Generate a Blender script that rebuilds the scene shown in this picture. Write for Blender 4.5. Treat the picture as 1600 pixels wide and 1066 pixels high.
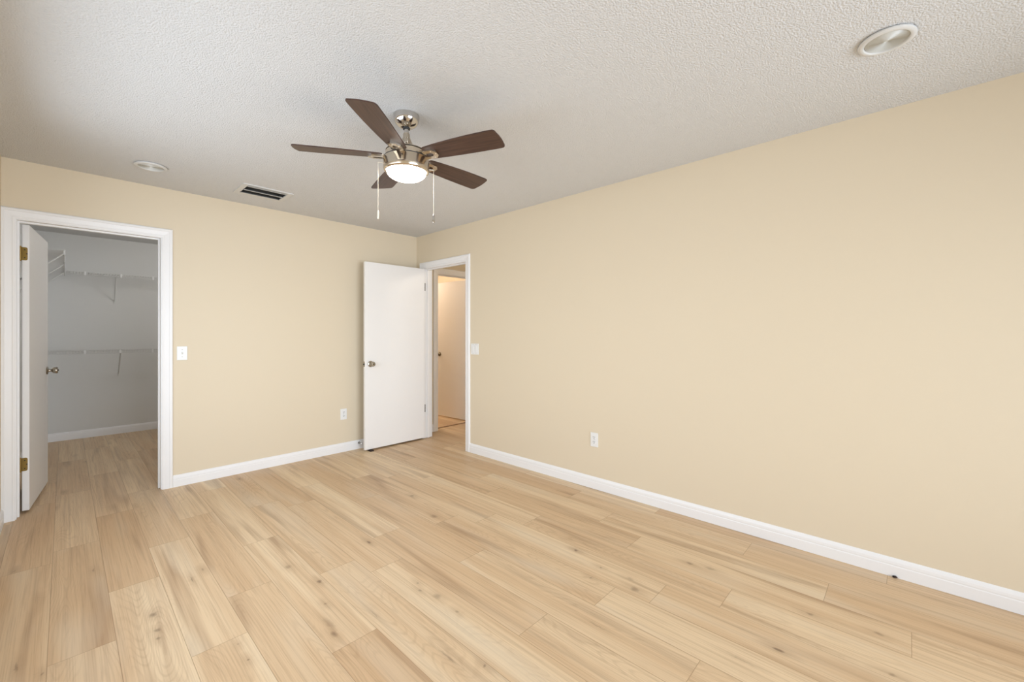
import bpy, bmesh, math, random
from mathutils import Vector, Matrix
random.seed(7)
for o in list(bpy.data.objects): bpy.data.objects.remove(o, do_unlink=True)
S = bpy.context.scene
C = S.collection
R = math.radians
PI = math.pi

# ------------------------------------------------------------------ camera
H = 2.44
cam_d = bpy.data.cameras.new('camera')
cam_d.sensor_width = 36.0
cam_d.lens = 658.5 / 1600 * 36.0
cam_d.shift_y = -(533 - 520.7) / 1600
cam_d.clip_start = 0.02
cam = bpy.data.objects.new('camera', cam_d)
C.objects.link(cam)
cam.location = (-2.959, -4.397, 1.265)
cam.rotation_euler = (R(90), 0, -R(46.69))
S.camera = cam

# ------------------------------------------------------------------ world and daylight
S.view_settings.view_transform = 'Standard'
S.view_settings.look = 'None'
S.view_settings.gamma = 1
S.view_settings.use_curve_mapping = False
S.view_settings.exposure = 0.0
W = bpy.data.worlds.new('sky'); S.world = W
W.use_nodes = True
nt = W.node_tree; nt.nodes.clear()
wo = nt.nodes.new('ShaderNodeOutputWorld'); wb = nt.nodes.new('ShaderNodeBackground')
sk = nt.nodes.new('ShaderNodeTexSky'); sk.sky_type = 'NISHITA'; sk.sun_disc = False
sk.sun_elevation = R(42); sk.sun_rotation = R(60)
nt.links.new(sk.outputs[0], wb.inputs[0]); wb.inputs[1].default_value = 0.12
nt.links.new(wb.outputs[0], wo.inputs[0])

def area(name, loc, direction, sx, sy, watts, col, spread=180):
    d = bpy.data.lights.new(name, 'AREA'); d.shape = 'RECTANGLE'; d.size = sx; d.size_y = sy
    d.energy = watts; d.color = col; d.spread = R(spread)
    o = bpy.data.objects.new(name, d); C.objects.link(o); o.location = loc
    o.rotation_euler = Vector(direction).to_track_quat('-Z', 'Y').to_euler()
    return o
# daylight entering through the side window and the rear window
area('daylight_side', (-3.40, -2.15, 1.35), (1, 0.0, -0.2), 2.3, 1.4, 47, (0.82, 0.93, 1.07), 170)
area('daylight_rear', (-1.60, -6.56, 1.05), (-0.05, 1, 0.0), 2.6, 1.9, 78, (0.83, 0.93, 1.06), 116)

# ------------------------------------------------------------------ materials
def mat(name, col, rough=0.5, metal=0.0, spec=0.5):
    m = bpy.data.materials.new(name); m.use_nodes = True
    b = m.node_tree.nodes['Principled BSDF']
    b.inputs['Base Color'].default_value = (*col, 1)
    b.inputs['Roughness'].default_value = rough
    b.inputs['Metallic'].default_value = metal
    b.inputs['Specular IOR Level'].default_value = spec
    return m
def s2l(r, g, b):
    f = lambda c: c / 12.92 if c <= 0.04045 else ((c + 0.055) / 1.055) ** 2.4
    return (f(r / 255), f(g / 255), f(b / 255))
def nodes(m): return m.node_tree.nodes, m.node_tree.links, m.node_tree.nodes['Principled BSDF']
def add_bump(m, scale, strength, dist, detail=3, rough=0.6):
    N, L, b = nodes(m)
    tc = N.new('ShaderNodeTexCoord'); n = N.new('ShaderNodeTexNoise')
    n.inputs['Scale'].default_value = scale; n.inputs['Detail'].default_value = detail; n.inputs['Roughness'].default_value = rough
    bp = N.new('ShaderNodeBump'); bp.inputs['Strength'].default_value = strength; bp.inputs['Distance'].default_value = dist
    L.new(tc.outputs['Object'], n.inputs['Vector']); L.new(n.outputs['Fac'], bp.inputs['Height']); L.new(bp.outputs[0], b.inputs['Normal'])
    return n
def add_brush(m, scale, lo, hi):
    # fine brushing of turned metal: roughness varies along the height
    N, L, b = nodes(m)
    tc = N.new('ShaderNodeTexCoord'); mp = N.new('ShaderNodeMapping'); mp.inputs['Scale'].default_value = scale
    n = N.new('ShaderNodeTexNoise'); n.inputs['Scale'].default_value = 1; n.inputs['Detail'].default_value = 2
    mr = N.new('ShaderNodeMapRange'); mr.inputs['To Min'].default_value = lo; mr.inputs['To Max'].default_value = hi
    L.new(tc.outputs['Object'], mp.inputs[0]); L.new(mp.outputs[0], n.inputs['Vector']); L.new(n.outputs['Fac'], mr.inputs[0]); L.new(mr.outputs[0], b.inputs['Roughness'])

M = {}
M['wall'] = mat('cream_wall_paint', s2l(226, 211, 185), 0.6, 0, 0.3); add_bump(M['wall'], 160, 0.12, 0.002)
M['closet_wall'] = mat('white_closet_paint', s2l(222, 221, 217), 0.65, 0, 0.3); add_bump(M['closet_wall'], 160, 0.12, 0.002)
M['ceiling'] = mat('textured_ceiling_paint', s2l(219, 218, 216), 0.85, 0, 0.2)
def ceiling_texture(m):
    N, L, b = nodes(m)
    tc = N.new('ShaderNodeTexCoord')
    n = N.new('ShaderNodeTexNoise'); n.inputs['Scale'].default_value = 135; n.inputs['Detail'].default_value = 4; n.inputs['Roughness'].default_value = 0.7
    v = N.new('ShaderNodeTexVoronoi'); v.inputs['Scale'].default_value = 135
    mx = N.new('ShaderNodeMath'); mx.operation = 'SUBTRACT'
    bp = N.new('ShaderNodeBump'); bp.inputs['Strength'].default_value = 0.62; bp.inputs['Distance'].default_value = 0.0055
    L.new(tc.outputs['Object'], n.inputs['Vector']); L.new(tc.outputs['Object'], v.inputs['Vector'])
    L.new(n.outputs['Fac'], mx.inputs[0]); L.new(v.outputs['Distance'], mx.inputs[1])
    L.new(mx.outputs[0], bp.inputs['Height']); L.new(bp.outputs[0], b.inputs['Normal'])
ceiling_texture(M['ceiling'])
M['trim'] = mat('white_trim_paint', s2l(243, 241, 239), 0.38); add_bump(M['trim'], 40, 0.03, 0.002)
M['door'] = mat('white_door_paint', s2l(243, 240, 236), 0.36); add_bump(M['door'], 60, 0.05, 0.002)
M['plastic'] = mat('white_plastic', s2l(238, 237, 234), 0.35)
M['slot'] = mat('dark_slot', (0.02, 0.02, 0.02), 0.6)
M['screw'] = mat('painted_screw', s2l(190, 186, 178), 0.35, 0.4)
M['nickel'] = mat('brushed_nickel', s2l(206, 194, 176), 0.22, 1); add_brush(M['nickel'], (3, 3, 900), 0.16, 0.28)
M['chrome'] = mat('polished_nickel', s2l(205, 201, 196), 0.1, 1)
M['satin'] = mat('satin_nickel', s2l(170, 162, 148), 0.25, 1)
M['brass'] = mat('aged_brass', s2l(142, 116, 62), 0.4, 0.9); add_bump(M['brass'], 90, 0.1, 0.001)
M['dark_metal'] = mat('dark_metal', s2l(60, 57, 52), 0.45, 0.8)
M['rubber'] = mat('dark_rubber', s2l(44, 30, 25), 0.8)
M['wire'] = mat('white_vinyl_wire', s2l(215, 214, 210), 0.4)
M['vent'] = mat('white_vent_metal', s2l(215, 213, 208), 0.5)
M['duct'] = mat('dark_duct', s2l(66, 63, 58), 0.9)
M['chain'] = mat('pale_beaded_chain', s2l(232, 224, 208), 0.3, 0.3)
M['lens'] = mat('ribbed_white_lens', s2l(214, 212, 204), 0.3)
M['strip'] = mat('brown_transition_strip', s2l(140, 105, 75), 0.5)

def walnut():
    m = mat('dark_walnut_blade', s2l(92, 68, 56), 0.42, 0, 0.45)
    N, L, b = nodes(m)
    tc = N.new('ShaderNodeTexCoord'); mp = N.new('ShaderNodeMapping'); mp.inputs['Scale'].default_value = (3, 60, 60)
    n = N.new('ShaderNodeTexNoise'); n.inputs['Scale'].default_value = 1.5; n.inputs['Detail'].default_value = 6; n.inputs['Distortion'].default_value = 0.4
    r = N.new('ShaderNodeValToRGB'); e = r.color_ramp.elements
    e[0].position = 0.3; e[0].color = (*s2l(54, 36, 28), 1); e[1].position = 0.72; e[1].color = (*s2l(88, 62, 50), 1)
    L.new(tc.outputs['Object'], mp.inputs[0]); L.new(mp.outputs[0], n.inputs['Vector']); L.new(n.outputs['Fac'], r.inputs[0]); L.new(r.outputs[0], b.inputs['Base Color'])
    return m
M['walnut'] = walnut()

def globe():
    m = mat('lit_frosted_glass', (1, 0.96, 0.9), 0.3)
    N, L, b = nodes(m)
    b.inputs['Emission Color'].default_value = (1, 0.88, 0.74, 1); b.inputs['Emission Strength'].default_value = 22.0
    return m
M['globe'] = globe()

def pane_glass():
    m = bpy.data.materials.new('clear_window_pane'); m.use_nodes = True
    N = m.node_tree.nodes; L = m.node_tree.links; N.clear()
    o = N.new('ShaderNodeOutputMaterial'); t = N.new('ShaderNodeBsdfTransparent'); g = N.new('ShaderNodeBsdfGlossy'); g.inputs['Roughness'].default_value = 0.02
    mx = N.new('ShaderNodeMixShader'); mx.inputs[0].default_value = 0.06
    L.new(t.outputs[0], mx.inputs[1]); L.new(g.outputs[0], mx.inputs[2]); L.new(mx.outputs[0], o.inputs[0])
    return m
M['pane'] = pane_glass()

def oak_floor():
    m = bpy.data.materials.new('light_oak_planks'); m.use_nodes = True
    N, L, b = nodes(m)
    def new(t, **k):
        n = N.new(t)
        for a, v in k.items(): setattr(n, a, v)
        return n
    def math_(op, a, bb=None, c=None):
        n = new('ShaderNodeMath', operation=op)
        for i, x in enumerate((a, bb, c)):
            if x is None: continue
            if isinstance(x, (int, float)): n.inputs[i].default_value = x
            else: L.new(x, n.inputs[i])
        return n.outputs[0]
    def mix(f, a, bb, mode='MIX'):
        n = new('ShaderNodeMix', data_type='RGBA', blend_type=mode)
        if isinstance(f, (int, float)): n.inputs[0].default_value = f
        else: L.new(f, n.inputs[0])
        for i, x in ((6, a), (7, bb)):
            if isinstance(x, tuple): n.inputs[i].default_value = (*x, 1)
            else: L.new(x, n.inputs[i])
        return n.outputs[2]
    def ramp(f, stops):
        n = new('ShaderNodeValToRGB'); e = n.color_ramp.elements
        while len(e) < len(stops): e.new(0.5)
        for i, (p, c) in enumerate(stops): e[i].position = p; e[i].color = (c, c, c, 1) if not isinstance(c, tuple) else (*c, 1)
        L.new(f, n.inputs[0]); return n.outputs[0]
    at = new('ShaderNodeAttribute', attribute_name='plank_seed')       # r,g,b: three random numbers per plank
    sp = new('ShaderNodeSeparateColor'); L.new(at.outputs['Color'], sp.inputs[0])
    uv = new('ShaderNodeUVMap', uv_map='plank_uv')                     # u along the plank in m, v across in m
    su = new('ShaderNodeSeparateXYZ'); L.new(uv.outputs[0], su.inputs[0])
    u, v = su.outputs[0], su.outputs[1]
    r1, r2, r3 = sp.outputs[0], sp.outputs[1], sp.outputs[2]
    def coord(su_, sv_, seed):
        c = new('ShaderNodeCombineXYZ')
        L.new(math_('MULTIPLY_ADD', u, su_, math_('MULTIPLY', r2, 37.0)), c.inputs[0])
        L.new(math_('MULTIPLY_ADD', v, sv_, math_('MULTIPLY', r3, 23.0)), c.inputs[1])
        L.new(math_('MULTIPLY_ADD', r1, 11.0, seed), c.inputs[2])
        return c.outputs[0]
    def noise(vec, scale=1, detail=3, rough=0.5, dist=0.0):
        n = new('ShaderNodeTexNoise'); n.inputs['Scale'].default_value = scale; n.inputs['Detail'].default_value = detail
        n.inputs['Roughness'].default_value = rough; n.inputs['Distortion'].default_value = dist
        L.new(vec, n.inputs['Vector']); return n.outputs['Fac']
    pale, tan, brown = s2l(234, 209, 172), s2l(206, 171, 131), s2l(146, 110, 79)
    base = mix(ramp(r1, [(0.0, 0.0), (1.0, 0.86)]), pale, tan)
    # broad lengthwise bands of darker heartwood
    bands = noise(coord(0.55, 11, 0), 1, 1.5, 0.45, 0.5)
    base = mix(math_('MULTIPLY', ramp(bands, [(0.42, 0.0), (0.66, 1.0)]), 0.6), base, tan)
    dark = noise(coord(0.75, 10, 5), 1, 2, 0.45, 0.7)
    base = mix(math_('MULTIPLY', ramp(dark, [(0.56, 0.0), (0.76, 1.0)]), 0.55), base, brown)
    # cathedral rings: contour lines of a stretched noise
    field = noise(coord(1.1, 8.0, 9), 1, 1.2, 0.4, 0.2)
    rings = math_('SINE', math_('MULTIPLY', field, 185.0))
    rmask = ramp(noise(coord(0.7, 5, 14), 1, 1, 0.5), [(0.44, 0.0), (0.62, 1.0)])
    base = mix(math_('MULTIPLY', math_('MULTIPLY', ramp(rings, [(0.2, 0.0), (1.0, 1.0)]), rmask), 0.15), base, brown)
    # fine pores and straight grain
    fine = noise(coord(3.2, 210, 3), 1, 3, 0.6)
    base = mix(math_('MULTIPLY', ramp(fine, [(0.48, 0.0), (0.75, 1.0)]), 0.34), base, brown)
    line = noise(coord(0.6, 70, 17), 1, 2, 0.5)
    base = mix(math_('MULTIPLY', ramp(line, [(0.50, 0.0), (0.72, 1.0)]), 0.22), base, brown)
    # pale grey wash patches
    grey = noise(coord(1.2, 7, 21), 1, 1.5, 0.5)
    base = mix(math_('MULTIPLY', ramp(grey, [(0.52, 0.0), (0.75, 1.0)]), 0.4), base, s2l(222, 206, 180))
    # small scattered knots
    vo = new('ShaderNodeTexVoronoi'); vo.inputs['Scale'].default_value = 1.0; vo.inputs['Randomness'].default_value = 1.0
    L.new(coord(3.0, 9.0, 2), vo.inputs['Vector'])
    kc = new('ShaderNodeSeparateColor'); L.new(vo.outputs['Color'], kc.inputs[0])
    pick = math_('GREATER_THAN', kc.outputs[0], 0.90)
    wob = math_('MULTIPLY_ADD', noise(coord(18, 60, 6), 1, 2, 0.5), 0.16, math_('SUBTRACT', vo.outputs['Distance'], 0.08))
    halo = math_('MULTIPLY', ramp(wob, [(0.0, 1.0), (0.30, 0.0)]), pick)
    core = math_('MULTIPLY', ramp(wob, [(0.03, 1.0), (0.07, 0.0)]), pick)
    # the larger knots, splits and specks that can be made out: (x, y, half width, half length, depth of tone)
    KN = [(-2.071, -2.212, 0.010, 0.014, 1.00), (-2.131, -1.951, 0.016, 0.020, 0.60), (-0.917, -2.984, 0.010, 0.012, 1.00), (-1.029, -3.411, 0.018, 0.020, 0.70), (-0.964, -3.353, 0.012, 0.020, 0.40), (-2.183, -2.638, 0.012, 0.020, 0.80), (-2.169, -2.562, 0.012, 0.060, 0.50), (-2.688, -1.926, 0.014, 0.018, 0.80), (-2.689, -2.068, 0.012, 0.014, 0.80), (-2.694, -2.133, 0.008, 0.010, 0.80), (-2.512, -1.719, 0.003, 0.035, 0.80), (-2.853, -1.229, 0.004, 0.020, 0.70), (-2.126, -2.412, 0.006, 0.007, 0.80), (-1.732, -2.746, 0.016, 0.022, 0.55), (-1.763, -2.647, 0.008, 0.010, 0.60), (-1.733, -2.586, 0.007, 0.008, 0.60), (-1.738, -2.902, 0.008, 0.010, 0.60), (-1.865, -3.223, 0.006, 0.007, 0.80), (-0.604, -3.520, 0.010, 0.016, 0.70), (-0.583, -3.620, 0.012, 0.030, 0.50), (-2.472, -2.534, 0.005, 0.006, 0.80), (-0.659, -4.072, 0.009, 0.012, 0.70), (-0.612, -4.304, 0.010, 0.016, 0.60), (-3.086, -1.937, 0.004, 0.035, 0.70), (-0.858, -4.352, 0.010, 0.012, 0.60), (-1.108, -1.585, 0.014, 0.020, 0.70), (-1.212, -2.009, 0.020, 0.030, 0.60), (-0.975, -3.186, 0.006, 0.008, 0.60), (-1.094, -3.198, 0.006, 0.007, 0.70), (-3.017, -2.054, 0.004, 0.008, 0.70), (-2.476, -2.412, 0.004, 0.005, 0.70), (-1.933, -3.086, 0.004, 0.060, 0.60), (-2.004, -2.646, 0.003, 0.040, 0.50), (-1.383, -3.413, 0.003, 0.040, 0.50), (-1.163, -3.927, 0.003, 0.050, 0.50)]
    tc = new('ShaderNodeTexCoord')
    wn = new('ShaderNodeTexNoise'); wn.inputs['Scale'].default_value = 45; wn.inputs['Detail'].default_value = 3
    L.new(tc.outputs['Object'], wn.inputs['Vector'])
    wv_ = new('ShaderNodeVectorMath', operation='MULTIPLY_ADD'); L.new(wn.outputs['Color'], wv_.inputs[0])
    wv_.inputs[1].default_value = (0.016, 0.016, 0); 
    ad = new('ShaderNodeVectorMath', operation='SUBTRACT'); L.new(tc.outputs['Object'], ad.inputs[0]); ad.inputs[1].default_value = (0.008, 0.008, 0)
    L.new(ad.outputs[0], wv_.inputs[2])
    for (kx, ky, ka, kb, ks) in KN:
        d1 = new('ShaderNodeVectorMath', operation='SUBTRACT'); L.new(wv_.outputs[0], d1.inputs[0]); d1.inputs[1].default_value = (kx, ky, 0)
        d2 = new('ShaderNodeVectorMath', operation='MULTIPLY'); L.new(d1.outputs[0], d2.inputs[0]); d2.inputs[1].default_value = (1 / ka, 1 / kb, 0)
        d3 = new('ShaderNodeVectorMath', operation='LENGTH'); L.new(d2.outputs[0], d3.inputs[0])
        mr = new('ShaderNodeMapRange'); mr.inputs['From Min'].default_value = 0.35; mr.inputs['From Max'].default_value = 1.25; mr.inputs['To Min'].default_value = ks; mr.inputs['To Max'].default_value = 0
        L.new(d3.outputs['Value'], mr.inputs[0]); core = math_('MAXIMUM', core, mr.outputs[0])
        d4 = new('ShaderNodeVectorMath', operation='MULTIPLY'); L.new(d1.outputs[0], d4.inputs[0]); d4.inputs[1].default_value = (1 / (ka * 2 + 0.018), 1 / (kb * 2 + 0.075), 0)
        d5 = new('ShaderNodeVectorMath', operation='LENGTH'); L.new(d4.outputs[0], d5.inputs[0])
        mr = new('ShaderNodeMapRange'); mr.interpolation_type = 'SMOOTHSTEP'; mr.inputs['From Min'].default_value = 0.0; mr.inputs['From Max'].default_value = 1.0; mr.inputs['To Min'].default_value = ks * 0.9; mr.inputs['To Max'].default_value = 0
        L.new(d5.outputs['Value'], mr.inputs[0]); halo = math_('MAXIMUM', halo, mr.outputs[0])
    base = mix(math_('MULTIPLY', halo, 0.42), base, brown)
    base = mix(math_('MULTIPLY', core, 0.56), base, s2l(84, 60, 44))
    # joints between planks
    wv = math_('MINIMUM', v, math_('SUBTRACT', 0.1925, v))
    ev = new('ShaderNodeUVMap', uv_map='plank_end')
    se = new('ShaderNodeSeparateXYZ'); L.new(ev.outputs[0], se.inputs[0])
    wu = math_('MINIMUM', se.outputs[0], se.outputs[1])
    edge = math_('MINIMUM', wv, wu)
    joint = ramp(math_('MULTIPLY', edge, 100.0), [(0.06, 1.0), (0.16, 0.0)])
    base = mix(math_('MULTIPLY', joint, 0.55), base, s2l(132, 96, 64))
    L.new(base, b.inputs['Base Color'])
    L.new(math_('MULTIPLY_ADD', fine, 0.16, 0.36), b.inputs['Roughness'])
    b.inputs['Specular IOR Level'].default_value = 0.4
    hgt = math_('SUBTRACT', math_('MULTIPLY', fine, 0.25), joint)
    bp = new('ShaderNodeBump'); bp.inputs['Strength'].default_value = 0.18; bp.inputs['Distance'].default_value = 0.001
    L.new(hgt, bp.inputs['Height']); L.new(bp.outputs[0], b.inputs['Normal'])
    return m
M['oak'] = oak_floor()

# ------------------------------------------------------------------ mesh helpers
def link(name, bm, m, parent=None, loc=(0, 0, 0), smooth=False, rot=None):
    me = bpy.data.meshes.new(name)
    bmesh.ops.recalc_face_normals(bm, faces=bm.faces[:])
    if smooth:
        for f in bm.faces: f.smooth = True
    bm.to_mesh(me); bm.free()
    me.materials.append(m)
    if smooth: me.set_sharp_from_angle(angle=R(smooth if smooth is not True else 35))
    o = bpy.data.objects.new(name, me); C.objects.link(o)
    o.location = loc
    if rot: o.rotation_euler = rot
    if parent: o.parent = parent
    return o
def tag(o, label, cat, group=None, kind=None):
    o['label'] = label; o['category'] = cat
    if group: o['group'] = group
    if kind: o['kind'] = kind
    return o
def struct(o, label=None, cat=None):
    o['kind'] = 'structure'
    if label: o['label'] = label
    if cat: o['category'] = cat
    return o
def thing(name, loc, label, cat, group=None, rotz=0, kind=None):
    o = bpy.data.objects.new(name, None); C.objects.link(o); o.empty_display_size = 0.05
    o.location = loc; o.rotation_euler = (0, 0, rotz)
    return tag(o, label, cat, group, kind)
def box(bm, a, b, bevel=0.0, seg=2):
    g = bmesh.ops.create_cube(bm, size=1)
    vs = g['verts']
    for v in vs:
        v.co = Vector([a[i] + (v.co[i] + 0.5) * (b[i] - a[i]) for i in range(3)])
    if bevel > 0:
        es = list({e for v in vs for e in v.link_edges})
        bmesh.ops.bevel(bm, geom=es, offset=bevel, segments=seg, affect='EDGES', profile=0.5)
def newbox(a, b, bevel=0.0, seg=2):
    bm = bmesh.new(); box(bm, a, b, bevel, seg); return bm
def lathe(bm, prof, seg=48, axis='Z', at=(0, 0, 0), caps=True):
    rings = []
    for (r, h) in prof:
        ring = []
        for i in range(seg):
            t = 2 * PI * i / seg
            p = {'Z': (r * math.cos(t), r * math.sin(t), h), 'X': (h, r * math.cos(t), r * math.sin(t)), 'Y': (r * math.cos(t), h, r * math.sin(t))}[axis]
            ring.append(bm.verts.new(Vector(p) + Vector(at)))
        rings.append(ring)
    for a, b in zip(rings, rings[1:]):
        for i in range(seg):
            j = (i + 1) % seg
            bm.faces.new((a[i], a[j], b[j], b[i]))
    if caps:
        if prof[0][0] > 1e-5: bm.faces.new(rings[0])
        if prof[-1][0] > 1e-5: bm.faces.new(rings[-1])
    bmesh.ops.remove_doubles(bm, verts=bm.verts[:], dist=1e-6)
def tube(bm, pts, r, seg=8):
    pts = [Vector(p) for p in pts]
    rings = []
    for i, p in enumerate(pts):
        d = (pts[min(i + 1, len(pts) - 1)] - pts[max(i - 1, 0)]).normalized()
        q = d.to_track_quat('Z', 'Y')
        rings.append([bm.verts.new(p + q @ Vector((r * math.cos(2 * PI * k / seg), r * math.sin(2 * PI * k / seg), 0))) for k in range(seg)])
    for a, b in zip(rings, rings[1:]):
        for k in range(seg): bm.faces.new((a[k], a[(k + 1) % seg], b[(k + 1) % seg], b[k]))
    bm.faces.new(rings[0]); bm.faces.new(rings[-1])
def prism(bm, outline, z0, z1, hole=None):
    """extrude a 2D outline (optionally with a same-length hole) between z0 and z1"""
    n = len(outline)
    lo = [bm.verts.new((x, y, z0)) for x, y in outline]; hi = [bm.verts.new((x, y, z1)) for x, y in outline]
    for i in range(n): bm.faces.new((lo[i], lo[(i + 1) % n], hi[(i + 1) % n], hi[i]))
    if hole is None:
        bm.faces.new(lo); bm.faces.new(hi)
    else:
        l2 = [bm.verts.new((x, y, z0)) for x, y in hole]; h2 = [bm.verts.new((x, y, z1)) for x, y in hole]
        for i in range(n):
            j = (i + 1) % n
            bm.faces.new((l2[i], l2[j], h2[j], h2[i])); bm.faces.new((lo[i], lo[j], l2[j], l2[i])); bm.faces.new((hi[i], hi[j], h2[j], h2[i]))

# ------------------------------------------------------------------ room shell
T = 0.115
JT = 0.0195             # jamb thickness: the rough openings are this much larger
XL = -3.25            # left wall face
YR = -6.40            # rear wall face
DH = 2.035            # door opening height
CL0, CL1 = -3.184, -2.428      # closet opening
EN0, EN1 = -0.922, -0.155      # entry opening (along the right wall)
YC = 2.856            # closet back wall face
HX0, HX1 = 0.36, 1.05          # doorway at the end of the hall
HY = 0.05             # hall end wall face

bm = bmesh.new()      # back wall with the closet opening
box(bm, (XL, 0, 0), (CL0 - JT, T, H)); box(bm, (CL1 + JT, 0, 0), (0, T, H)); box(bm, (CL0 - JT, 0, DH + JT), (CL1 + JT, T, H))
struct(link('wall_back', bm, M['wall']))
bm = bmesh.new()      # right wall with the entry opening
box(bm, (0, YR, 0), (T, EN0 - JT, H)); box(bm, (0, EN1 + JT, 0), (T, 2.3, H)); box(bm, (0, EN0 - JT, DH + JT), (T, EN1 + JT, H))
struct(link('wall_right', bm, M['wall']))
WY0, WY1, WZ0, WZ1 = -3.30, -1.00, 0.62, 2.06
bm = bmesh.new()      # left wall with the side window
box(bm, (XL - T, YR - T, 0), (XL, WY0, H)); box(bm, (XL - T, WY1, 0), (XL, 0.0, H))
box(bm, (XL - T, WY0, 0), (XL, WY1, WZ0)); box(bm, (XL - T, WY0, WZ1), (XL, WY1, H))
struct(link('wall_left', bm, M['wall']))
RX0, RX1, RZ0, RZ1 = -2.90, -0.30, 0.04, 2.06
bm = bmesh.new()      # rear wall with the rear window
box(bm, (XL, YR - T, 0), (RX0, YR, H)); box(bm, (RX1, YR - T, 0), (T, YR, H))
box(bm, (RX0, YR - T, 0), (RX1, YR, RZ0)); box(bm, (RX0, YR - T, RZ1), (RX1, YR, H))
struct(link('wall_rear', bm, M['wall']))
struct(link('wall_closet_back', newbox((XL - T, YC, 0), (-1.5, YC + T, H)), M['closet_wall']))
struct(link('wall_closet_left', newbox((XL - T, 0.0, 0), (XL, YC, H)), M['closet_wall']))
struct(link('wall_closet_right', newbox((-1.5, T, 0), (-1.5 + T, YC + T, H)), M['closet_wall']))
bm = bmesh.new()      # hall end wall with its doorway
box(bm, (T, HY, 0), (HX0 - JT, HY + T, H)); box(bm, (HX1 + JT, HY, 0), (1.9, HY + T, H)); box(bm, (HX0 - JT, HY, DH + JT), (HX1 + JT, HY + T, H))
struct(link('wall_hall_end', bm, M['wall']))
struct(link('wall_hall_far', newbox((1.25, -3.0, 0), (1.25 + T, HY, H)), M['wall']))
struct(link('wall_hall_near', newbox((T, -3.0 - T, 0), (1.25 + T, -3.0, H)), M['wall']))
struct(link('wall_beyond_back', newbox((T, 2.2, 0), (1.9, 2.2 + T, H)), M['wall']))
struct(link('wall_beyond_right', newbox((1.9, HY, 0), (1.9 + T, 2.2 + T, H)), M['wall']))
VX, VY = -1.818, -0.465
bm = bmesh.new()      # ceiling slab with the cut-out for the air vent
box(bm, (XL - T, YR - T, H), (VX - 0.16, YC + T, H + 0.1)); box(bm, (VX + 0.16, YR - T, H), (2.1, YC + T, H + 0.1))
box(bm, (VX - 0.16, YR - T, H), (VX + 0.16, VY - 0.122, H + 0.1)); box(bm, (VX - 0.16, VY + 0.122, H), (VX + 0.16, YC + T, H + 0.1))
struct(link('ceiling', bm, M['ceiling']))

# floor: one mesh, one quad per plank
PW, PL = 0.1925, 1.219
X0 = -3.006
known = {-1: -0.97, 0: -0.80, 1: -0.34, 2: -1.141, 3: -0.81, 4: -1.52, 5: -2.147, 6: -2.325, 7: -3.21, 8: -2.59, 9: -3.333, 10: -3.51, 11: -3.76, 12: -3.185, 13: -2.883, 14: -3.707, 15: -3.095}
tone = [(-1, -0.5, .8), (-1, -1.5, .45), (0, -0.3, .35), (0, -1.4, .78), (0, -2.4, .5), (1, 0.1, .5), (1, -0.9, .95), (1, -2.2, .2), (2, -0.5, .6), (2, -1.8, .14), (2, -2.6, .3), (3, -0.3, .3), (3, -1.4, .75), (3, -2.5, .62), (4, -2.0, .25), (4, -1.0, .35), (5, -1.5, .6), (5, -2.5, .35), (6, -1.8, .65), (6, -2.8, .25), (7, -2.6, .62), (7, -3.6, .4), (8, -2.0, .8), (8, -3.1, .4), (9, -2.7, .45), (9, -3.8, .3), (10, -3.0, .3), (10, -4.0, .55), (11, -3.2, .6), (11, -4.2, .25), (12, -2.6, .7), (12, -3.8, .35), (12, -5.0, .5), (13, -3.4, .25), (13, -4.6, .75), (14, -3.1, .45), (14, -4.3, .7), (15, -3.6, .75), (15, -4.8, .5)]
bm = bmesh.new()
uvl = bm.loops.layers.uv.new('plank_uv'); uve = bm.loops.layers.uv.new('plank_end')
cl = bm.loops.layers.float_color.new('plank_seed')
k = -2
while X0 + PW * k < 2.1:
    xa, xb = X0 + PW * k, X0 + PW * (k + 1)
    e = known.get(k, -((k * 0.47) % 1.0) * PL)
    n0 = math.floor((YR - T - e) / PL)
    y = e + n0 * PL
    while y < YC + T:
        rnd = (random.random(), random.random(), random.random())
        for k_, y_, t_ in tone:
            if k_ == k and y <= y_ < y + PL: rnd = (t_, rnd[1], rnd[2])
        ya, yb = max(y, YR - T), min(y + PL, YC + T)
        xa2, xb2 = max(xa, XL - T), min(xb, 2.1)
        q = [(xa2, ya), (xb2, ya), (xb2, yb), (xa2, yb)]
        f = bm.faces.new([bm.verts.new((p[0], p[1], 0)) for p in q])
        for lp, p in zip(f.loops, q):
            lp[uvl].uv = (p[1] - y, p[0] - xa)
            lp[uve].uv = (p[1] - y, y + PL - p[1])
            lp[cl] = (*rnd, 1)
        y += PL
    k += 1
g = bmesh.ops.extrude_face_region(bm, geom=[f for f in bm.faces])
bmesh.ops.translate(bm, verts=[v for v in g['geom'] if isinstance(v, bmesh.types.BMVert)], vec=(0, 0, -0.02))
struct(link('floor', bm, M['oak']))

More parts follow.
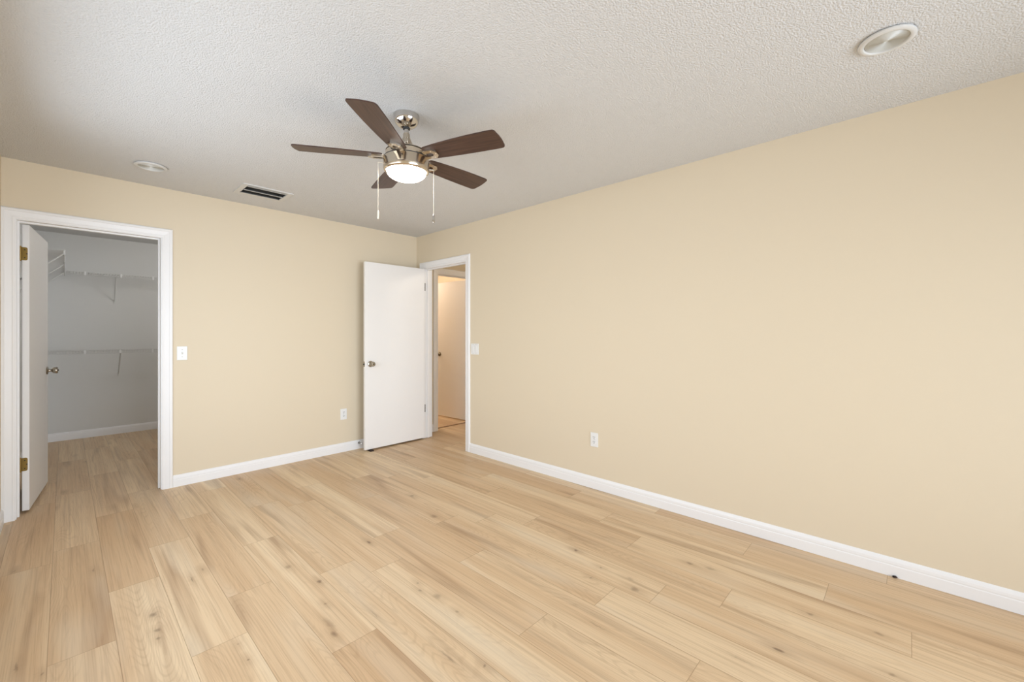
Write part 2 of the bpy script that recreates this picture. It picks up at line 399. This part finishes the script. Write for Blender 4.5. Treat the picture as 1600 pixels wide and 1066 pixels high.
# baseboards
BP = [(0, 0), (0.013, 0), (0.0135, 0.055), (0.0115, 0.060), (0.0125, 0.066), (0.0115, 0.078), (0.008, 0.088), (0.003, 0.095), (0, 0.096)]
def baseboard(bm, a, b, n):
    """profile swept from a to b (x,y) on a wall whose room-side normal is n"""
    ra = [bm.verts.new((a[0] + n[0] * t, a[1] + n[1] * t, z)) for t, z in BP]
    rb = [bm.verts.new((b[0] + n[0] * t, b[1] + n[1] * t, z)) for t, z in BP]
    m_ = len(BP)
    for i in range(m_): bm.faces.new((ra[i], ra[(i + 1) % m_], rb[(i + 1) % m_], rb[i]))
    bm.faces.new(ra); bm.faces.new(rb)
def bboard(name, runs):
    bm = bmesh.new()
    for a, b, n in runs: baseboard(bm, a, b, n)
    return struct(link(name, bm, M['trim']))
CW = 0.070            # casing width
RV = 0.006            # reveal
bboard('baseboard_back', [((CL1 + RV + CW, 0), (0, 0), (0, -1))])
bboard('baseboard_right', [((0, YR), (0, EN0 - RV - CW), (-1, 0))])
bboard('baseboard_left', [((XL, YR), (XL, 0), (1, 0))])
bboard('baseboard_rear', [((XL, YR), (RX0 - 0.03, YR), (0, 1)), ((RX1 + 0.03, YR), (0, YR), (0, 1))])
bboard('baseboard_closet', [((XL, YC), (-1.5, YC), (0, -1)), ((XL, T), (XL, YC), (1, 0)), ((-1.5, T), (-1.5, YC), (-1, 0))])
bboard('baseboard_hall', [((T, HY), (HX0 - RV - CW, HY), (0, -1)), ((T, -3.0), (T, EN0 - RV - CW), (1, 0)), ((1.25, -3.0), (1.25, HY), (-1, 0)), ((T, 2.2), (1.9, 2.2), (0, -1)), ((1.9, HY + T), (1.9, 2.2), (-1, 0))])

# door frames: casing swept round the opening, with a jamb lining and a stop
CP = [(0, 0), (0, 0.008), (0.010, 0.0105), (0.014, 0.009), (0.020, 0.0095), (0.046, 0.013), (0.050, 0.0165), (0.062, 0.0165), (0.068, 0.013), (CW, 0.010), (CW, 0)]
def casing_bm(u0, u1, zt, fn):
    bm = bmesh.new()
    rows = []
    for (ui, si, zi, sz) in ((u0, -1, 0, 0), (u0, -1, zt, 1), (u1, 1, zt, 1), (u1, 1, 0, 0)):
        rows.append([bm.verts.new(fn(ui + si * a, zi + sz * a, t)) for a, t in CP])
    n = len(CP)
    for ra, rb in zip(rows, rows[1:]):
        for i in range(n): bm.faces.new((ra[i], ra[(i + 1) % n], rb[(i + 1) % n], rb[i]))
    bm.faces.new(rows[0]); bm.faces.new(rows[-1])
    return bm
def lining_bm(u0, u1, zt, w0, w1, th, fn):
    """three boards lining the opening; fn(u, w, z) with w through the wall"""
    bm = bmesh.new()
    def bx(a, b):
        pa, pb = Vector(fn(*a)), Vector(fn(*b))
        box(bm, [min(pa[i], pb[i]) for i in range(3)], [max(pa[i], pb[i]) for i in range(3)])
    bx((u0, w0, 0.003), (u0 + th, w1, zt)); bx((u1 - th, w0, 0.003), (u1, w1, zt)); bx((u0 + th, w0, zt - th), (u1 - th, w1, zt))
    return bm
def door_frame(name, u0, u1, zt, fn_in, fn_wall, stop0, label, both=None):
    o = link(name, casing_bm(u0 - RV, u1 + RV, zt + RV, fn_in), M['trim'])
    struct(o, label, 'door frame')
    link('jamb', lining_bm(u0 - 0.0195, u1 + 0.0195, zt + 0.0195, -0.001, T + 0.001, 0.0195, fn_wall), M['trim'], o)
    link('door_stop_strip', lining_bm(u0, u1, zt, stop0, stop0 + 0.032, 0.011, fn_wall), M['trim'], o)
    if both: link('far_casing', casing_bm(u0 - RV, u1 + RV, zt + RV, both), M['trim'], o)
    return o
# the jamb boards sit inside the rough opening: cut sizes keep the finished opening at CL0..CL1 etc.
door_frame('trim_1', CL0, CL1, DH, lambda u, z, t: (u, -t, z), lambda u, w, z: (u, w, z), 0.045, 'white moulded casing round the walk-in closet opening')
door_frame('trim_2', EN0, EN1, DH, lambda u, z, t: (-t, u, z), lambda u, w, z: (w, u, z), 0.040, 'white moulded casing round the entry doorway', both=lambda u, z, t: (T + t, u, z))
door_frame('trim_3', HX0, HX1, DH, lambda u, z, t: (u, HY - t, z), lambda u, w, z: (u, HY + w, z), 0.045, 'white casing round the doorway at the end of the hall')
tag(link('transition_strip', newbox((HX0 + 0.001, HY + 0.095, 0.0), (HX1 - 0.001, HY + 0.125, 0.006), 0.002), M['strip']), 'thin brown floor strip across the doorway beyond the hall', 'floor strip')

# windows on the two walls behind the camera (light sources of the room)
def window(name, fn, w, h0, h1, label):
    """fn(u, d, z): u along the wall 0..w, d through the wall from the room face outwards"""
    bm = bmesh.new()
    def bx(a, b):
        pa, pb = Vector(fn(*a)), Vector(fn(*b))
        box(bm, [min(pa[i], pb[i]) for i in range(3)], [max(pa[i], pb[i]) for i in range(3)], 0.002, 1)
    f = 0.045
    bx((0, 0.04, h0), (f, 0.10, h1)); bx((w - f, 0.04, h0), (w, 0.10, h1)); bx((f, 0.04, h0), (w - f, 0.10, h0 + f)); bx((f, 0.04, h1 - f), (w - f, 0.10, h1))
    bx((w / 2 - 0.02, 0.045, h0 + f), (w / 2 + 0.02, 0.095, h1 - f))
    o = link(name, bm, M['trim']); struct(o, label, 'window')
    bm = bmesh.new(); bx((f, 0.068, h0 + f), (w / 2 - 0.02, 0.072, h1 - f)); link('pane', bm, M['pane'], o)
    bm = bmesh.new(); bx((w / 2 + 0.02, 0.068, h0 + f), (w - f, 0.072, h1 - f)); link('pane', bm, M['pane'], o)
    bm = bmesh.new(); bx((-0.03, -0.03, max(0.0, h0 - 0.02)), (w + 0.03, 0.04, h0)); link('window_sill', bm, M['trim'], o)
window('window_1', lambda u, d, z: (XL - d, WY0 + u, z), WY1 - WY0, WZ0, WZ1, 'white two pane window in the left wall')
window('window_2', lambda u, d, z: (RX0 + u, YR - d, z), RX1 - RX0, RZ0, RZ1, 'white two pane glazed opening in the rear wall')

# ------------------------------------------------------------------ doors
def knob_prof(style):
    if style == 'tulip':
        return [(0.0, 0.0), (0.031, 0.0), (0.033, 0.003), (0.030, 0.008), (0.014, 0.012), (0.0105, 0.02), (0.0115, 0.028), (0.019, 0.034), (0.025, 0.041), (0.0265, 0.052), (0.0265, 0.060), (0.024, 0.064), (0.012, 0.066), (0.0, 0.066)]
    return [(0.0, 0.0), (0.032, 0.0), (0.034, 0.003), (0.031, 0.009), (0.016, 0.013), (0.012, 0.022), (0.014, 0.030), (0.022, 0.036), (0.0265, 0.046), (0.0262, 0.058), (0.021, 0.066), (0.010, 0.068), (0.0, 0.068)]
def door(name, hinge, ang, width, height, z0, th, side, label, knob_z, hinge_z, hmat, kmat, style, hinge_vis):
    """slab from the hinge along local +X; local -Y face is the one with the pin side opposite; side=+1/-1 places the slab thickness"""
    e = thing(name, (hinge[0], hinge[1], z0), label, 'door', rotz=ang, kind='structure')
    y0, y1 = (0, th) if side > 0 else (-th, 0)
    link('door_slab', newbox((0, y0, 0), (width, y1, height), 0.002, 1), M['door'], e)
    for s, yy in ((-1, y0), (1, y1)):
        bm = bmesh.new()
        lathe(bm, [(r, s * h) for r, h in knob_prof(style)], 32, 'Y', (width - 0.062, yy, knob_z - z0))
        bm2 = link('door_knob', bm, kmat, e, smooth=40)
        bm = bmesh.new(); lathe(bm, [(0.0, s * 0.0662), (0.006, s * 0.0662), (0.006, s * 0.0695), (0.0, s * 0.0695)], 16, 'Y', (width - 0.062, yy, knob_z - z0))
        link('knob_button', bm, M['dark_metal'], bm2)
    bm = newbox((width - 0.001, (y0 + y1) / 2 - 0.0125, knob_z - z0 - 0.028), (width + 0.0015, (y0 + y1) / 2 + 0.0125, knob_z - z0 + 0.028), 0.001, 1)
    lp = link('latch_plate', bm, kmat, e)
    bm = bmesh.new(); lathe(bm, [(0.0, 0.0), (0.0065, 0.0), (0.0065, 0.009), (0.004, 0.011), (0, 0.011)], 16, 'X', (width + 0.001, (y0 + y1) / 2, knob_z - z0)); link('latch_bolt', bm, M['dark_metal'], lp, smooth=35)
    for hz in hinge_z:
        bm = bmesh.new(); hh = 0.046
        yk = y1 if hinge_vis > 0 else y0                 # knuckle side
        out = 0.006 if hinge_vis > 0 else -0.006
        tube(bm, [(-0.004, yk + out, hz - z0 - hh), (-0.004, yk + out, hz - z0 + hh)], 0.0062, 12)
        for q in (-1, 1): tube(bm, [(-0.004, yk + out, hz - z0 + q * hh), (-0.004, yk + out, hz - z0 + q * (hh + 0.006))], 0.0042, 10)
        inner = y0 + 0.008 if hinge_vis > 0 else y1 - 0.008
        pts = []
        ys = sorted((yk, inner)); rr = 0.009
        # leaf on the hinge edge of the slab, two rounded corners away from the knuckle
        a0, a1 = (yk, inner)
        sgn = 1 if a1 > a0 else -1
        outline = [(a0, -hh), (a1 - sgn * rr, -hh), (a1 - sgn * rr * 0.3, -hh + rr * 0.3), (a1, -hh + rr), (a1, hh - rr), (a1 - sgn * rr * 0.3, hh - rr * 0.3), (a1 - sgn * rr, hh), (a0, hh)]
        lo = [bm.verts.new((-0.0016, p[0], hz - z0 + p[1])) for p in outline]; hi = [bm.verts.new((0.0006, p[0], hz - z0 + p[1])) for p in outline]
        bm.faces.new(lo); bm.faces.new(hi)
        for i in range(len(outline)): bm.faces.new((lo[i], lo[(i + 1) % len(outline)], hi[(i + 1) % len(outline)], hi[i]))
        if hinge_vis < 0: box(bm, (-0.030, y0 + 0.001, hz - z0 - hh), (-0.006, y0 + 0.0045, hz - z0 + hh))
        hg = link('hinge', bm, hmat, e, smooth=30)
        for q in (-0.028, 0, 0.028):
            bm = bmesh.new(); lathe(bm, [(0, -0.0022), (0.0035, -0.0022), (0.004, -0.0012), (0.004, 0.0)], 12, 'X', (0, (y0 + y1) / 2 + (0.004 if q else -0.006), hz - z0 + q))
            link('hinge_screw', bm, M['dark_metal'] if hmat is M['brass'] else hmat, hg)
    return e
# closet door, swung into the closet; seen face looks towards +x
cang = math.atan2(0.745, 0.074)
door('door_1', (-3.166 , 0.128), cang, 0.749, 2.012, 0.016, 0.035, -1, 'white flush closet door standing open inside the walk-in closet', 0.955, (1.823, 0.342), M['brass'], M['satin'], 'tulip', 1)
# entry door, swung into the room along the back wall
door('door_2', (-0.012, -0.187), PI, 0.758, 2.012, 0.018, 0.035, -1, 'white flush entry door open against the back wall', 0.934, (1.82, 0.362), M['dark_metal'], M['satin'], 'round', -1)
# door of the room beyond the hall
dang = math.atan2(0.69, -0.035)
door('door_3', (1.022, 0.172), dang, 0.70, 2.012, 0.016, 0.035, 1, 'white flush door seen through the doorway beyond the hall', 0.945, (1.82, 0.35), M['satin'], M['satin'], 'round', -1)

# rubber wedge under the entry door and the stop on the skirting
bm = bmesh.new()
vs = [bm.verts.new(p) for p in ((-0.02, -0.055, 0), (0.02, -0.055, 0), (0.02, 0.045, 0), (-0.02, 0.045, 0), (-0.018, -0.053, 0.016), (0.018, -0.053, 0.016), (0.018, 0.043, 0.003), (-0.018, 0.043, 0.003))]
for q in ((0, 1, 2, 3), (4, 5, 6, 7), (0, 1, 5, 4), (1, 2, 6, 5), (2, 3, 7, 6), (3, 0, 4, 7)): bm.faces.new([vs[i] for i in q])
tag(link('door_wedge', bm, M['rubber'], loc=(-0.705, -0.165, 0)), 'small dark brown wedge under the open entry door', 'door wedge')
e = thing('door_stop', (-0.752, -0.0135, 0.066), 'small metal door stop on the skirting beside the entry door', 'door stop')
bm = bmesh.new(); lathe(bm, [(0, 0), (0.011, 0), (0.011, -0.003), (0.006, -0.006), (0, -0.006)], 20, 'Y'); link('base_plate', bm, M['dark_metal'], e, smooth=35)
bm = bmesh.new()
tube(bm, [(0.0065 * math.cos(t * 0.8), -0.005 - t * 0.0009, 0.0065 * math.sin(t * 0.8)) for t in range(0, 56)], 0.0014, 6); link('spring', bm, M['screw'], e, smooth=35)
bm = bmesh.new(); lathe(bm, [(0, -0.052), (0.008, -0.052), (0.009, -0.056), (0.009, -0.064), (0.006, -0.068), (0, -0.068)], 20, 'Y'); link('rubber_tip', bm, M['plastic'], e, smooth=35)
bm = bmesh.new(); bmesh.ops.create_icosphere(bm, subdivisions=2, radius=0.006)
for v in bm.verts: v.co = Vector((v.co.x, v.co.y * 1.6, (v.co.z + 0.005) * 0.9)) * (1 + 0.25 * math.sin(v.co.x * 900 + v.co.y * 700))
tag(link('crumb', bm, M['rubber'], loc=(-0.021, -4.342, 0.002)), 'tiny black crumb against the skirting of the right wall', 'crumb')

# ------------------------------------------------------------------ switches and outlets
def rotz_for(n): return math.atan2(n[1], n[0]) + PI / 2     # local -Y looks along n
def plate_bm(w, h):
    bm = bmesh.new(); box(bm, (-w / 2, -0.0055, -h / 2), (w / 2, 0, h / 2), 0.0025, 2); return bm
def screw_bm(x, z):
    bm = bmesh.new(); lathe(bm, [(0, -0.0072), (0.0026, -0.0068), (0.0034, -0.0054)], 14, 'Y', (x, 0, z)); return bm
def outlet(loc, n, label):
    e = thing('wall_outlet', loc, label, 'outlet', 'duplex outlets on the cream walls', rotz_for(n))
    link('cover_plate', plate_bm(0.070, 0.115), M['plastic'], e)
    for s in (-1, 1):
        bm = bmesh.new()
        pts = []
        for i in range(32):
            t = 2 * PI * i / 32
            pts.append((max(-0.0165, min(0.0165, 0.0175 * math.cos(t) * 1.1)), max(-0.014, min(0.014, 0.0175 * math.sin(t)))))
        lo = [bm.verts.new((p[0], -0.005, p[1] + s * 0.0195)) for p in pts]; hi = [bm.verts.new((p[0], -0.0075, p[1] + s * 0.0195)) for p in pts]
        bm.faces.new(lo); bm.faces.new(hi)
        for i in range(32): bm.faces.new((lo[i], lo[(i + 1) % 32], hi[(i + 1) % 32], hi[i]))
        f = link('receptacle', bm, M['plastic'], e)
        bm = bmesh.new()
        box(bm, (-0.0078, -0.0082, s * 0.0195 - 0.001), (-0.0052, -0.0072, s * 0.0195 + 0.009)); box(bm, (0.0052, -0.0082, s * 0.0195 - 0.0005), (0.0078, -0.0072, s * 0.0195 + 0.008))
        lathe(bm, [(0, -0.0082), (0.0030, -0.0082), (0.0030, -0.0072)], 12, 'Y', (0, 0, s * 0.0195 - 0.0075))
        link('slots', bm, M['slot'], f)
    link('screw', screw_bm(0, 0), M['screw'], e)
    return e
outlet((-0.918, 0, 0.400), (0, -1), 'white duplex outlet low on the back wall left of the entry door')
outlet((0, -2.531, 0.397), (-1, 0), 'white duplex outlet low on the long right wall')
e = thing('light_switch', (-2.291, 0, 1.098), 'white single toggle switch beside the closet opening', 'switch', 'wall switches', rotz_for((0, -1)))
link('cover_plate', plate_bm(0.070, 0.115), M['plastic'], e)
bm = bmesh.new(); box(bm, (-0.006, -0.0062, -0.0125), (0.006, -0.005, 0.0125)); link('toggle_slot', bm, M['screw'], e)
bm = bmesh.new(); vs = [bm.verts.new(p) for p in ((-0.0045, -0.005, -0.006), (0.0045, -0.005, -0.006), (0.0045, -0.005, 0.006), (-0.0045, -0.005, 0.006), (-0.0035, -0.017, 0.005), (0.0035, -0.017, 0.005), (0.0035, -0.0155, 0.0115), (-0.0035, -0.0155, 0.0115))]
for q in ((0, 1, 2, 3), (4, 5, 6, 7), (0, 1, 5, 4), (1, 2, 6, 5), (2, 3, 7, 6), (3, 0, 4, 7)): bm.faces.new([vs[i] for i in q])
link('toggle', bm, M['plastic'], e)
for z in (-0.030, 0.030): link('screw', screw_bm(0, z), M['screw'], e)
e = thing('light_switch', (0, -1.072, 1.097), 'wide white double switch plate on the right wall beside the entry doorway', 'switch', 'wall switches', rotz_for((-1, 0)))
link('cover_plate', plate_bm(0.122, 0.115), M['plastic'], e)
for x in (-0.023, 0.023):
    bm = bmesh.new(); box(bm, (x - 0.0165, -0.0085, -0.033), (x + 0.0165, -0.004, 0.033), 0.0015, 1)
    for v in bm.verts:
        if v.co.z > 0.02 and v.co.y < -0.006: v.co.y -= 0.002
    link('rocker', bm, M['plastic'], e)
for x in (-0.023, 0.023):
    for z in (-0.048, 0.048): link('screw', screw_bm(x, z), M['screw'], e)

# ------------------------------------------------------------------ ceiling fixtures
def disc_light(loc, label):
    e = thing('ceiling_light', loc, label, 'ceiling light', 'round flush ceiling lights')
    bm = bmesh.new(); lathe(bm, [(0.080, 0.0), (0.080, -0.004), (0.0885, -0.0045), (0.0895, -0.007), (0.0885, -0.011), (0.083, -0.0145), (0.077, -0.0155), (0.0725, -0.0145), (0.070, -0.011), (0.0695, -0.004)], 64, caps=False); link('trim_ring', bm, M['vent'], e, smooth=40)
    prof = [(0.069, -0.0065)]
    n = 17
    for i in range(n):                                   # concentric ridges
        r0 = 0.069 - i * 0.0036
        prof += [(r0 - 0.0012, -0.0072 + 0.0002 * i * 0.3), (r0 - 0.0030, -0.0098), (r0 - 0.0036, -0.0070)]
    prof += [(0.006, -0.0075), (0.0, -0.0075)]
    bm = bmesh.new(); lathe(bm, prof, 64, caps=False); link('ribbed_lens', bm, M['lens'], e, smooth=25)
    return e
disc_light((-0.708, -4.331, H), 'round white ceiling light nearest the top right corner')
disc_light((-2.545, -0.528, H), 'round white ceiling light above the closet opening')
e = thing('ceiling_vent', (VX, VY, H), 'rectangular ceiling vent with dark slots near the back wall', 'vent')
VW, VD = 0.185, 0.150
bm = bmesh.new()
prism(bm, [(-VW, -VD), (VW, -VD), (VW, VD), (-VW, VD)], -0.007, 0.0, [(-0.148, -0.110), (0.148, -0.110), (0.148, 0.110), (-0.148, 0.110)])
link('frame', bm, M['vent'], e)
bm = bmesh.new()
box(bm, (-0.158, -0.120, 0.16), (0.158, 0.120, 0.17))
for a_, b_ in (((-0.158, -0.120, 0.001), (-0.149, 0.120, 0.16)), ((0.149, -0.120, 0.001), (0.158, 0.120, 0.16)), ((-0.149, -0.120, 0.001), (0.149, -0.111, 0.16)), ((-0.149, 0.111, 0.001), (0.149, 0.120, 0.16))): box(bm, a_, b_)
link('duct_box', bm, M['duct'], e)
for yb in (-0.128, -0.022, 0.074):
    bm = bmesh.new(); pr = [(0, -0.014), (0.012, -0.0135), (0.026, -0.008), (0.040, 0.004), (0.040, 0.0055), (0.0255, -0.0066), (0.0117, -0.0121), (0, -0.0126)]
    ra = [bm.verts.new((-0.147, yb + q, z)) for q, z in pr]; rb = [bm.verts.new((0.147, yb + q, z)) for q, z in pr]
    for i in range(len(pr)): bm.faces.new((ra[i], ra[(i + 1) % len(pr)], rb[(i + 1) % len(pr)], rb[i]))
    bm.faces.new(ra); bm.faces.new(rb)
    link('louver', bm, M['vent'], e, smooth=40)

# ------------------------------------------------------------------ ceiling fan
FX, FY = -1.693, -2.420
fan = thing('ceiling_fan', (FX, FY, H), 'brushed nickel ceiling fan with five dark walnut blades and a lit globe', 'ceiling fan')
def z_(z): return z - H
bm = bmesh.new()
prof = [(0.066, 0.0), (0.069, -0.002), (0.069, -0.012), (0.067, -0.018)]
for i in range(1, 11):
    t = i / 10 * R(76); prof.append((0.067 * math.cos(t), -0.018 - 0.052 * math.sin(t)))
prof += [(0.0155, -0.0705), (0.0155, -0.060)]
lathe(bm, prof, 64, caps=False); link('canopy', bm, M['chrome'], fan, smooth=40)
bm = bmesh.new(); lathe(bm, [(0.0, -0.058), (0.021, -0.058), (0.0185, -0.0745), (0.0, -0.0745)], 32); link('hanger_ball', bm, M['slot'], fan, smooth=30)
bm = bmesh.new(); lathe(bm, [(0.0125, -0.06), (0.0125, z_(2.33))], 24); link('downrod', bm, M['chrome'], fan, smooth=30)
bm = bmesh.new(); lathe(bm, [(0.013, z_(2.342)), (0.0165, z_(2.342)), (0.018, z_(2.338)), (0.018, z_(2.322)), (0.0205, z_(2.316)), (0.027, z_(2.300)), (0.034, z_(2.284)), (0.044, z_(2.270)), (0.062, z_(2.259)), (0.085, z_(2.252)), (0.103, z_(2.247)), (0.109, z_(2.243)), (0.109, z_(2.2405)), (0.0, z_(2.2405))], 64); link('motor_cap', bm, M['nickel'], fan, smooth=40)
bm = bmesh.new(); lathe(bm, [(0.0, z_(2.242)), (0.1045, z_(2.242)), (0.1045, z_(2.234)), (0.0, z_(2.234))], 48); link('motor_gap', bm, M['slot'], fan, smooth=30)
bm = bmesh.new(); lathe(bm, [(0.0, z_(2.237)), (0.107, z_(2.237)), (0.109, z_(2.2345)), (0.109, z_(2.207)), (0.107, z_(2.204)), (0.0, z_(2.204))], 64); link('motor_housing', bm, M['nickel'], fan, smooth=30)
bm = bmesh.new(); lathe(bm, [(0.0, z_(2.2065)), (0.1185, z_(2.2065)), (0.1185, z_(2.200)), (0.0, z_(2.200))], 64); link('shadow_gap_band', bm, M['slot'], fan, smooth=30)  # dark disc painting in the shadowed gap between motor and light ring
bm = bmesh.new(); lathe(bm, [(0.0, z_(2.2025)), (0.1175, z_(2.2025)), (0.1195, z_(2.2015)), (0.1205, z_(2.199)), (0.1205, z_(2.160)), (0.1215, z_(2.157)), (0.1215, z_(2.150)), (0.118, z_(2.138)), (0.110, z_(2.132)), (0.106, z_(2.134)), (0.0, z_(2.140))], 64); lk = link('light_ring', bm, M['nickel'], fan, smooth=30)
for a in (R(-133), R(-13), R(107)):
    bm = bmesh.new(); lathe(bm, [(0, 0.0035), (0.003, 0.003), (0.0038, 0.0), (0.0038, -0.002)], 12, 'X'); s_ = link('set_screw', bm, M['dark_metal'], lk, loc=(0.1205 * math.cos(a), 0.1205 * math.sin(a), z_(2.183)), rot=(0, 0, a))
bm = bmesh.new()
prof = [(0.104, z_(2.137))]
for i in range(0, 13):
    t = i / 12 * R(90); prof.append((0.1035 * math.cos(t), z_(2.133) - 0.044 * math.sin(t)))
lathe(bm, prof, 64, caps=False); link('light_globe', bm, M['globe'], fan, smooth=60)

# blades: tip radius 0.556, five at 72 degrees, 11 degrees of pitch
PIT = -0.193
BZ = z_(2.215)
def blade_outline():
    pts = []
    # root rounded corners, leading edge (slightly bowed), angled tip with rounded corners, trailing edge
    r0, r1 = 0.125, 0.556
    lead = [(r0 + 0.008, -0.050)] + [(r0 + (r1 - r0) * t, -0.050 - 0.021 * math.sin(t * PI * 0.5) ** 0.9 - 0.003 * math.sin(t * PI)) for t in (0.15, 0.3, 0.45, 0.6, 0.75, 0.9)]
    lead += [(r1 - 0.020, -0.071), (r1 - 0.009, -0.0695), (r1 - 0.002, -0.064), (r1, -0.056)]
    tip = [(r1 + 0.006, -0.02), (r1 + 0.007, 0.01), (r1 + 0.003, 0.052)]
    trail = [(r1, 0.060), (r1 - 0.008, 0.066), (r1 - 0.018, 0.068)] + [(r0 + (r1 - r0) * t, 0.048 + 0.020 * math.sin(t * PI * 0.5) ** 0.9) for t in (0.88, 0.7, 0.5, 0.3, 0.15)] + [(r0 + 0.008, 0.048), (r0, 0.040), (r0, -0.042)]
    return lead + tip + trail
for i in range(5):
    a = R(-141.95) + i * 2 * PI / 5
    bm = bmesh.new(); prism(bm, blade_outline(), -0.003, 0.003)
    bmesh.ops.rotate(bm, verts=bm.verts[:], cent=(0, 0, 0), matrix=Matrix.Rotation(PIT, 3, 'X'))
    b_ = link('fan_blade', bm, M['walnut'], fan, loc=(0, 0, BZ), rot=(0, 0, a))
    # open five sided bracket under the blade root
    bm = bmesh.new()
    out_ = [(0.085, -0.018), (0.112, -0.036), (0.178, -0.034), (0.198, -0.014), (0.198, 0.014), (0.178, 0.034), (0.112, 0.036), (0.085, 0.018)]
    in_ = [(0.119, -0.006), (0.130, -0.0135), (0.164, -0.0135), (0.173, -0.005), (0.173, 0.005), (0.164, 0.0135), (0.130, 0.0135), (0.119, 0.006)]
    prism(bm, out_, -0.0140, -0.0035, in_)
    bmesh.ops.bevel(bm, geom=[e_ for e_ in bm.edges if e_.calc_face_angle(0) > R(60)], offset=0.0014, segments=1, affect='EDGES')
    for v in bm.verts:
        t = min(1, max(0, (v.co.x - 0.075) / 0.045)); an = PIT * t
        y, z = v.co.y, v.co.z
        v.co.y = y * math.cos(an) - z * math.sin(an); v.co.z = y * math.sin(an) + z * math.cos(an) + (1 - t) * 0.012
    br = link('blade_bracket', bm, M['nickel'], b_, smooth=40)
    for (sx, sy) in ((0.171, -0.0245), (0.171, 0.0245), (0.187, 0.0)):
        bm = bmesh.new(); lathe(bm, [(0, -0.0160), (0.0025, -0.0156), (0.0036, -0.0135)], 10, 'Z', (sx, sy, 0))
        bmesh.ops.rotate(bm, verts=bm.verts[:], cent=(0, 0, 0), matrix=Matrix.Rotation(PIT, 3, 'X'))
        link('bracket_screw', bm, M['nickel'], b_, smooth=40)

cy, sy_ = math.cos(R(46.69)), math.sin(R(46.69))
Fv = Vector((sy_, cy, 0)); Rv = Vector((cy, -sy_, 0))
for (lat, dep, zt, zb, fobm, fr) in ((-0.139, -0.045, 2.172, 1.868, M['chain'], 0.0046), (0.137, 0.052, 2.165, 1.873, M['chrome'], 0.0062)):
    d = (Rv * lat + Fv * dep)
    inn = d.normalized() * 0.118
    bm = bmesh.new(); tube(bm, [(inn.x, inn.y, z_(zt)), (d.x, d.y, z_(zt)), (d.x, d.y, z_(zt) - 0.006)], 0.0026, 10)
    tube(bm, [(d.x, d.y, z_(zt) - 0.004), (d.x, d.y, z_(zb) + 0.045)], 0.0011, 6)
    z = z_(zt) - 0.010
    while z > z_(zb) + 0.045:
        lathe(bm, [(0, 0.0017), (0.0014, 0.001), (0.0017, 0.0), (0.0014, -0.001), (0, -0.0017)], 6, 'Z', (d.x, d.y, z)); z -= 0.0050
    pc = link('pull_chain', bm, M['chain'], fan, smooth=50)
    bm = bmesh.new(); lathe(bm, [(0.0, 0.047), (fr * 0.5, 0.047), (fr, 0.042), (fr * 1.05, 0.01), (fr * 0.9, 0.002), (0.0, 0.0)], 16, 'Z', (d.x, d.y, z_(zb))); link('chain_fob', bm, fobm, pc, smooth=40)

# ------------------------------------------------------------------ closet wire shelves
def wire_shelf(label, L_, D, loc, rotz, braces, clips, end_brace=False):
    """local X along the wall (0..L_), wall at Y=0, front at Y=-D, deck at Z=0"""
    e = thing('wire_shelf', loc, label, 'wire shelf', 'wire shelves in the walk-in closet', rotz)
    bm = bmesh.new(); n = int(L_ / 0.0254)
    for i in range(n + 1):
        x = min(L_, i * 0.0254)
        tube(bm, [(x, -0.004, 0), (x, -D, 0), (x, -D, -0.03)], 0.0016, 5)
    for y in (-0.006, -D * 0.5): tube(bm, [(0, y, -0.003), (L_, y, -0.003)], 0.0028, 6)
    dk = link('wire_deck', bm, M['wire'], e, smooth=50)
    bm = bmesh.new(); tube(bm, [(0, -D - 0.002, 0.0), (L_, -D - 0.002, 0.0)], 0.0036, 8); link('front_rail', bm, M['wire'], e, smooth=50)
    bm = bmesh.new(); tube(bm, [(0, -D - 0.002, -0.031), (L_, -D - 0.002, -0.031)], 0.0036, 8); link('lower_rail', bm, M['wire'], e, smooth=50)
    for x in braces:
        bm = bmesh.new(); tube(bm, [(x, -D + 0.002, -0.030), (x, -0.006, -0.305)], 0.0055, 8); box(bm, (x - 0.006, -0.008, -0.335), (x + 0.006, 0, -0.295), 0.001, 1)
        link('support_brace', bm, M['wire'], e, smooth=40)
    for x in clips:
        bm = bmesh.new(); box(bm, (x - 0.009, -D - 0.008, -0.036), (x + 0.009, -D + 0.004, 0.007), 0.002, 1); link('rail_clip', bm, M['plastic'], e)
    return e
D_ = 0.30
wire_shelf('upper white wire shelf across the closet back wall', 1.43, D_, (-2.945, YC, 1.972), 0, [0.41, 1.0], [0.146, 0.454, 0.751, 1.05])
wire_shelf('lower white wire shelf across the closet back wall', 1.70, D_, (-3.23, YC, 1.058), 0, [0.733, 1.35], [0.43, 0.73, 1.03, 1.33])
wire_shelf('short white wire shelf on the closet left wall behind the door', 1.97, 0.285, (XL, 0.88, 1.975), PI / 2, [0.004, 0.8, 1.6], [0.02, 0.5, 1.1])

# lights of the rooms beyond
def bulb(name, loc, w, col, r=0.08):
    d = bpy.data.lights.new(name, 'POINT'); d.energy = w; d.color = col; d.shadow_soft_size = r
    o = bpy.data.objects.new(name, d); C.objects.link(o); o.location = loc
bulb('closet_lamp', (-1.85, 1.5, 2.26), 13, (0.97, 0.98, 1.0), 0.06)
bulb('hall_lamp', (0.70, -1.6, 2.25), 13, (1, 0.92, 0.80))
bulb('room_beyond_lamp', (0.42, 2.0, 2.2), 42, (1, 0.87, 0.76))
